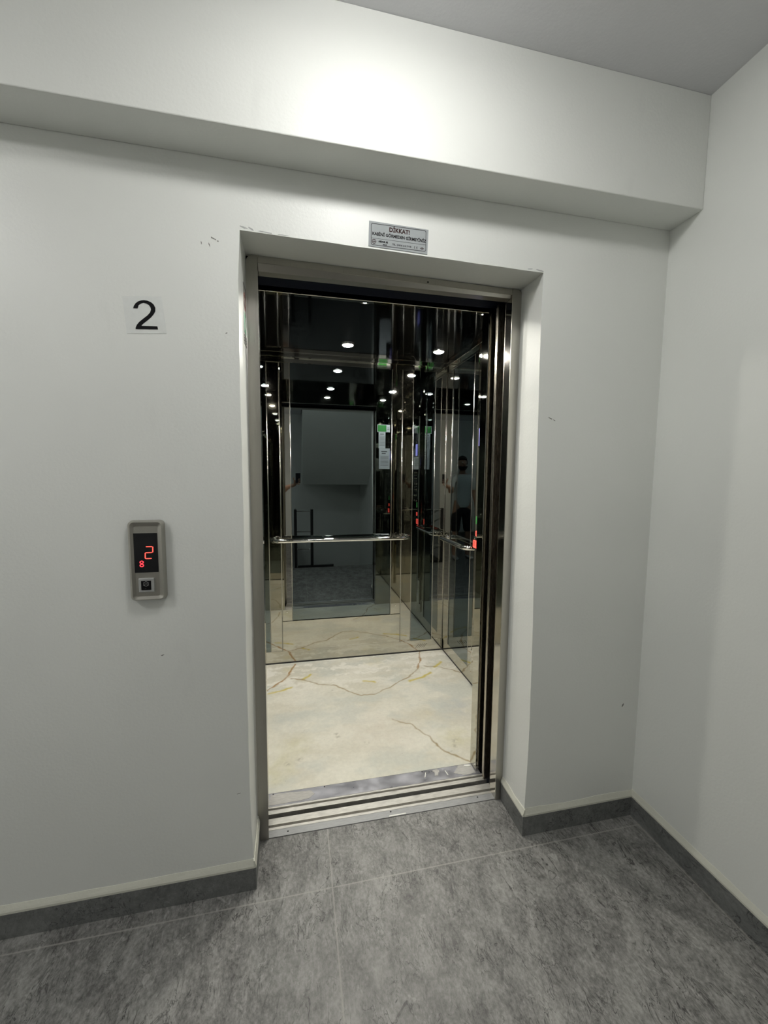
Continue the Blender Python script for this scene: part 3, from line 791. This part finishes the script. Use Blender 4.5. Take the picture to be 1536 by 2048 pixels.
obj('raised_lettering', text_bm('• ı:.·. ·.', .006, (-.295, fy-.0067, 1.1085), (PI/2, 0, 0), 1), flat('dim_braille', (.06, .06, .06), .4), bt)

# sticker on the left reveal
rs = thing('reveal_sticker', (-.008, .15, 2.0), 'red and green safety sticker on the left reveal of the doorway', 'sticker')
xx = -.006
obj('sheet', B(xx-.004, xx+.0, .112, .181, 1.905, 2.105), flat('sticker_white', (.55, .54, .50), .6), rs)
bm = bmesh.new(); ring_plate(bm, circ(.147, 2.052, .030, 28), circ(.147, 2.052, .024, 28), 0, xx-.0005, xx+.0008)
prism(bm, [(.126, 2.071), (.129, 2.074), (.168, 2.033), (.165, 2.030)], 0, xx-.0005, xx+.0008)
obj('red_prohibition_symbol', bm, M_red, rs)
bm = bmesh.new(); prism(bm, [(.136, 2.030), (.158, 2.030), (.154, 2.062), (.140, 2.062)], 0, xx-.0005, xx+.0006); prism(bm, circ(.147, 2.069, .006, 12), 0, xx-.0005, xx+.0006)
obj('black_figure', bm, M_inkg, rs)
obj('green_panel', B(xx-.0005, xx+.0008, .115, .178, 1.945, 2.010), M_greenp, rs)
bm = bmesh.new(); prism(bm, [(.13, 1.955), (.14, 1.955), (.158, 1.985), (.166, 2.003), (.156, 2.003), (.146, 1.985)], 0, xx, xx+.0012)
obj('running_figure', bm, M_white, rs)
for k in range(3): obj('print', B(xx-.0005, xx+.0008, .118, .175, 1.934-.009*k, 1.937-.009*k), M_inkg, rs)
bm = bmesh.new(); ring_plate(bm, [(.113, 1.906), (.180, 1.906), (.180, 2.104), (.113, 2.104)], [(.1155, 1.9085), (.1775, 1.9085), (.1775, 2.1015), (.1155, 2.1015)], 0, xx-.0005, xx+.0006)
obj('border', bm, M_inkg, rs)
# ------------------------------------------------------------------ the photographer (seen only in the mirrors)
def skin_mesh(verts, edges, radii, sub=2):
    me = bpy.data.meshes.new('s'); me.from_pydata([Vector(v) for v in verts], edges, [])
    o = bpy.data.objects.new('s', me); C.objects.link(o)
    o.modifiers.new('skin', 'SKIN')
    if not me.skin_vertices:
        bpy.context.view_layer.objects.active = o; o.select_set(True)
        bpy.ops.mesh.customdata_skin_add()
    for i, r in enumerate(radii):
        me.skin_vertices[0].data[i].radius = r if hasattr(r, '__len__') else (r, r)
        me.skin_vertices[0].data[i].use_root = (i == 0)
    sb = o.modifiers.new('sub', 'SUBSURF'); sb.levels = sub; sb.render_levels = sub
    dg = bpy.context.evaluated_depsgraph_get(); dg.update()
    m2 = bpy.data.meshes.new_from_object(o.evaluated_get(dg)); bm = bmesh.new(); bm.from_mesh(m2)
    bpy.data.objects.remove(o); bpy.data.meshes.remove(me); bpy.data.meshes.remove(m2)
    return bm
PX, PY = -.31, -1.80
class G:
    def __init__(s): s.v = []; s.e = []; s.r = []
    def add(s, p, r, par=None):
        s.v.append(p); s.r.append(r); i = len(s.v)-1
        if par is not None: s.e.append((par, i))
        return i
    def chain(s, par, items):
        for p, r in items: par = s.add(p, r, par)
        return par
camp = Vector((.1636, -1.3712, 1.4618))
g = G()
hip = g.add((PX, PY, .96), (.135, .10))
spine = g.chain(hip, [((PX, PY, 1.12), (.125, .09)), ((PX+.005, PY+.005, 1.28), (.14, .10)), ((PX+.01, PY+.01, 1.40), (.135, .095))])
neck = g.chain(spine, [((PX+.015, PY+.02, 1.50), (.055, .055)), ((PX+.02, PY+.04, 1.56), (.052, .055))])
head = g.chain(neck, [((PX+.03, PY+.055, 1.62), (.070, .082)), ((PX+.03, PY+.055, 1.685), (.078, .095)), ((PX+.03, PY+.045, 1.745), (.058, .070))])
nose = g.chain(head-1, [((PX+.045, PY+.150, 1.665), (.013, .016)), ((PX+.048, PY+.172, 1.645), (.011, .010))])
for s in (1, -1): g.chain(head-1, [((PX+.03+s*.078, PY+.045, 1.668), (.012, .022))])
def fingers(g, w, palm, tips):
    """w: palm vertex; palm: (position, radius); tips: five chains"""
    p = g.add(palm[0], palm[1], w)
    for ch in tips: g.chain(p, ch)
# right arm, raised and bent, holding the phone
sh = g.chain(spine, [((PX+.12, PY+.01, 1.435), (.060, .060)), ((PX+.195, PY+.02, 1.41), (.056, .056)), ((PX+.235, PY+.06, 1.29), (.046, .046)), ((PX+.255, PY+.12, 1.175), (.040, .040)),
                     ((PX+.31, PY+.22, 1.26), (.040, .036)), ((camp.x-.035, camp.y-.11, camp.z-.155), (.027, .024))])
pc = Vector((camp.x-.022, camp.y-.055, camp.z-.115))
def fin(b, steps, r=.0085):
    out = []; p = Vector(b)
    for i, d in enumerate(steps):
        p = p+Vector(d); out.append((tuple(p), (r-.0008*i, r-.0008*i)))
    return out
fingers(g, sh, (tuple(pc), (.030, .015)), [
    fin(pc, [(.030, .018, .035), (.024, .016, .012), (.006, .016, -.003)]),
    fin(pc, [(.034, .018, .014), (.024, .016, .004), (.006, .016, -.004)]),
    fin(pc, [(.034, .018, -.008), (.022, .016, -.003), (.006, .014, -.004)]),
    fin(pc, [(.030, .016, -.028), (.020, .014, -.006), (.005, .012, -.004)], .0075),
    fin(pc, [(-.018, .016, .020), (-.010, .018, .026), (.004, .012, .024)], .0105)])
# left arm hanging, slightly bent
sh = g.chain(spine, [((PX-.11, PY+.01, 1.435), (.060, .060)), ((PX-.185, PY+.01, 1.41), (.056, .056)), ((PX-.225, PY, 1.28), (.046, .046)), ((PX-.245, PY-.01, 1.15), (.040, .040)),
                     ((PX-.245, PY+.05, 1.04), (.038, .036)), ((PX-.235, PY+.10, .905), (.027, .022))])
pc = Vector((PX-.235, PY+.12, .835))
fingers(g, sh, (tuple(pc), (.015, .032)), [
    fin(pc, [(.004, .026, -.050), (.006, .004, -.030), (.010, -.003, -.022)]),
    fin(pc, [(.002, .008, -.056), (.006, .000, -.033), (.011, -.004, -.024)]),
    fin(pc, [(.002, -.010, -.053), (.006, -.002, -.030), (.011, -.003, -.022)]),
    fin(pc, [(.002, -.026, -.046), (.006, -.004, -.024), (.009, -.002, -.018)], .0075),
    fin(pc, [(.008, .032, -.010), (.008, .014, -.028), (.006, .004, -.024)], .0105)])
for s in (1, -1):
    g.chain(hip, [((PX+s*.10, PY, .86), (.088, .090)), ((PX+s*.115, PY+.005, .68), (.075, .078)), ((PX+s*.12, PY+.02, .49), (.055, .058)), ((PX+s*.122, PY+.0, .34), (.055, .056)), ((PX+s*.125, PY-.01, .10), (.037, .042)),
                  ((PX+s*.13, PY+.05, .048), (.038, .030)), ((PX+s*.145, PY+.15, .034), (.042, .022))])
person = thing('person', (PX, PY, 0), 'bearded person in white T-shirt and black shorts holding up a phone, seen only reflected', 'person')
obj('body', skin_mesh(g.v, g.e, g.r), M_skin, person, smooth=True)
# clothing follows the body
t = G()
a = t.add((PX, PY, .85), (.165, .130))
b_ = t.chain(a, [((PX, PY, 1.05), (.150, .115)), ((PX+.005, PY+.005, 1.25), (.158, .118)), ((PX+.01, PY+.01, 1.40), (.150, .110)), ((PX+.012, PY+.015, 1.462), (.085, .075))]) - 1
t.chain(b_, [((PX+.13, PY+.01, 1.435), (.074, .074)), ((PX+.200, PY+.02, 1.40), (.070, .070)), ((PX+.232, PY+.05, 1.29), (.066, .066)), ((PX+.245, PY+.085, 1.235), (.066, .066))])
t.chain(b_, [((PX-.12, PY+.01, 1.435), (.074, .074)), ((PX-.190, PY+.01, 1.40), (.070, .070)), ((PX-.225, PY, 1.28), (.066, .066)), ((PX-.238, PY-.005, 1.21), (.068, .068))])
obj('t_shirt', skin_mesh(t.v, t.e, t.r), M_tee, person, smooth=True, label='white short-sleeved T-shirt')
t = G()
a = t.add((PX, PY, 1.01), (.150, .118)); a = t.chain(a, [((PX, PY, .93), (.155, .122))])
for s in (1, -1): t.chain(a, [((PX+s*.098, PY, .86), (.108, .108)), ((PX+s*.115, PY+.005, .68), (.100, .100)), ((PX+s*.122, PY+.018, .47), (.086, .086))])
obj('shorts', skin_mesh(t.v, t.e, t.r), M_trous, person, smooth=True, label='black knee-length shorts')
for s in (1, -1):
    t = G(); a = t.add((PX+s*.125, PY-.05, .045), (.042, .040)); t.chain(a, [((PX+s*.13, PY+.05, .045), (.046, .038)), ((PX+s*.145, PY+.15, .036), (.050, .028)), ((PX+s*.148, PY+.20, .032), (.040, .022))])
    obj('shoe', skin_mesh(t.v, t.e, t.r), M_shoe, person, smooth=True)
def head_shell(name, m, keep, k, lab=None):
    bm = bmesh.new(); bmesh.ops.create_uvsphere(bm, u_segments=36, v_segments=24, radius=1)
    dele = []
    for v in bm.verts:
        d = v.co.copy()
        n = 1+.035*noise.noise(d*6)
        v.co = Vector((PX+.03+d.x*.086*k*n, PY+.050+d.y*.104*k*n, 1.672+d.z*.118*k*n))
        if not keep(d): dele.append(v)
    bmesh.ops.delete(bm, geom=dele, context='VERTS')
    bmesh.ops.solidify(bm, geom=bm.faces[:], thickness=-.008)
    return obj(name, bm, m, person, smooth=True, label=lab)
head_shell('hair', M_hair, lambda d: d.z > .52-.9*max(0, -d.y) or (d.y < .1 and d.z > -.25), 1.06, 'short dark hair')
head_shell('beard', M_hair, lambda d: d.y > .05 and d.z < -.28 and d.z > -1.2, 1.05, 'full dark beard')
for s in (1, -1):
    bm = bmesh.new(); bmesh.ops.create_uvsphere(bm, u_segments=14, v_segments=10, radius=.011, matrix=Matrix.Translation((PX+.038+s*.031, PY+.138, 1.690)))
    obj('eye', bm, M_white, person, smooth=True)
    obj('eyebrow', B(PX+.038+s*.031-.016, PY*0+PX+.038+s*.031+.016, PY+.140, PY+.150, 1.706, 1.712, .002), M_hair, person)
bm = bmesh.new(); box(bm, PX+.02, PX+.065, PY+.142, PY+.152, 1.618, 1.626, .003)
obj('mouth', bm, flat('lips', (.30, .12, .09), .5), person)
# the phone, its lens where the picture is taken from
yw0, pi0 = .2122, -.0911
f0 = Vector((math.sin(yw0)*math.cos(pi0), math.cos(yw0)*math.cos(pi0), math.sin(pi0))); rr0 = Vector((math.cos(yw0), -math.sin(yw0), 0)); uu0 = rr0.cross(f0)
ph = thing('phone', tuple(camp-f0*.012-uu0*.055), 'dark phone held up by the person in front of the elevator', 'phone')
def pbox(rc, uc, fc, hw, hh, hd, bev):
    bm = B(-hw, hw, -hd, hd, -hh, hh, bev, 3)
    M4 = Matrix(((rr0.x, f0.x, uu0.x, 0), (rr0.y, f0.y, uu0.y, 0), (rr0.z, f0.z, uu0.z, 0), (0, 0, 0, 1)))
    bmesh.ops.transform(bm, verts=bm.verts, matrix=Matrix.Translation(camp+rr0*rc+uu0*uc+f0*fc) @ M4)
    return bm
obj('phone_body', pbox(.018, -.055, -.016, .037, .076, .004, .003), M_phone, ph)
obj('camera_bump', pbox(.006, -.006, -.011, .018, .018, .0012, .001), M_phone, ph)
obj('screen', pbox(.018, -.055, -.0203, .034, .072, .0003, .0), M_lcd if False else M_screen, ph)

# ------------------------------------------------------------------ world, camera, render settings
w = bpy.data.worlds.new('world'); bpy.context.scene.world = w; w.use_nodes = True
w.node_tree.nodes['Background'].inputs[0].default_value = (.5, .52, .55, 1)
w.node_tree.nodes['Background'].inputs[1].default_value = .01

cam = bpy.data.cameras.new('camera'); co = bpy.data.objects.new('camera', cam); C.objects.link(co)
cam.sensor_fit = 'HORIZONTAL'; cam.sensor_width = 36; cam.lens = 806.71*36/1536; cam.clip_start = .01
yw, pi_, rl_ = .2122, -.0911, .0076
fwd = Vector((math.sin(yw)*math.cos(pi_), math.cos(yw)*math.cos(pi_), math.sin(pi_)))
right = Vector((math.cos(yw), -math.sin(yw), 0)); up = right.cross(fwd)
r2 = right*math.cos(rl_)+up*math.sin(rl_); u2 = -right*math.sin(rl_)+up*math.cos(rl_)
mw = Matrix((( r2.x, u2.x, -fwd.x, .1636), (r2.y, u2.y, -fwd.y, -1.3712), (r2.z, u2.z, -fwd.z, 1.4618), (0, 0, 0, 1)))
co.matrix_world = mw
sc = bpy.context.scene; sc.camera = co
vs = sc.view_settings; vs.view_transform = 'Standard'; vs.look = 'None'; vs.exposure = .1; vs.gamma = 1; vs.use_curve_mapping = False
cy_ = sc.cycles
cy_.max_bounces = 11; cy_.diffuse_bounces = 4; cy_.glossy_bounces = 8; cy_.use_adaptive_sampling = True; cy_.adaptive_threshold = .03; cy_.transmission_bounces = 4
cy_.caustics_reflective = False; cy_.caustics_refractive = False
cy_.use_denoising = True; cy_.sample_clamp_indirect = 6
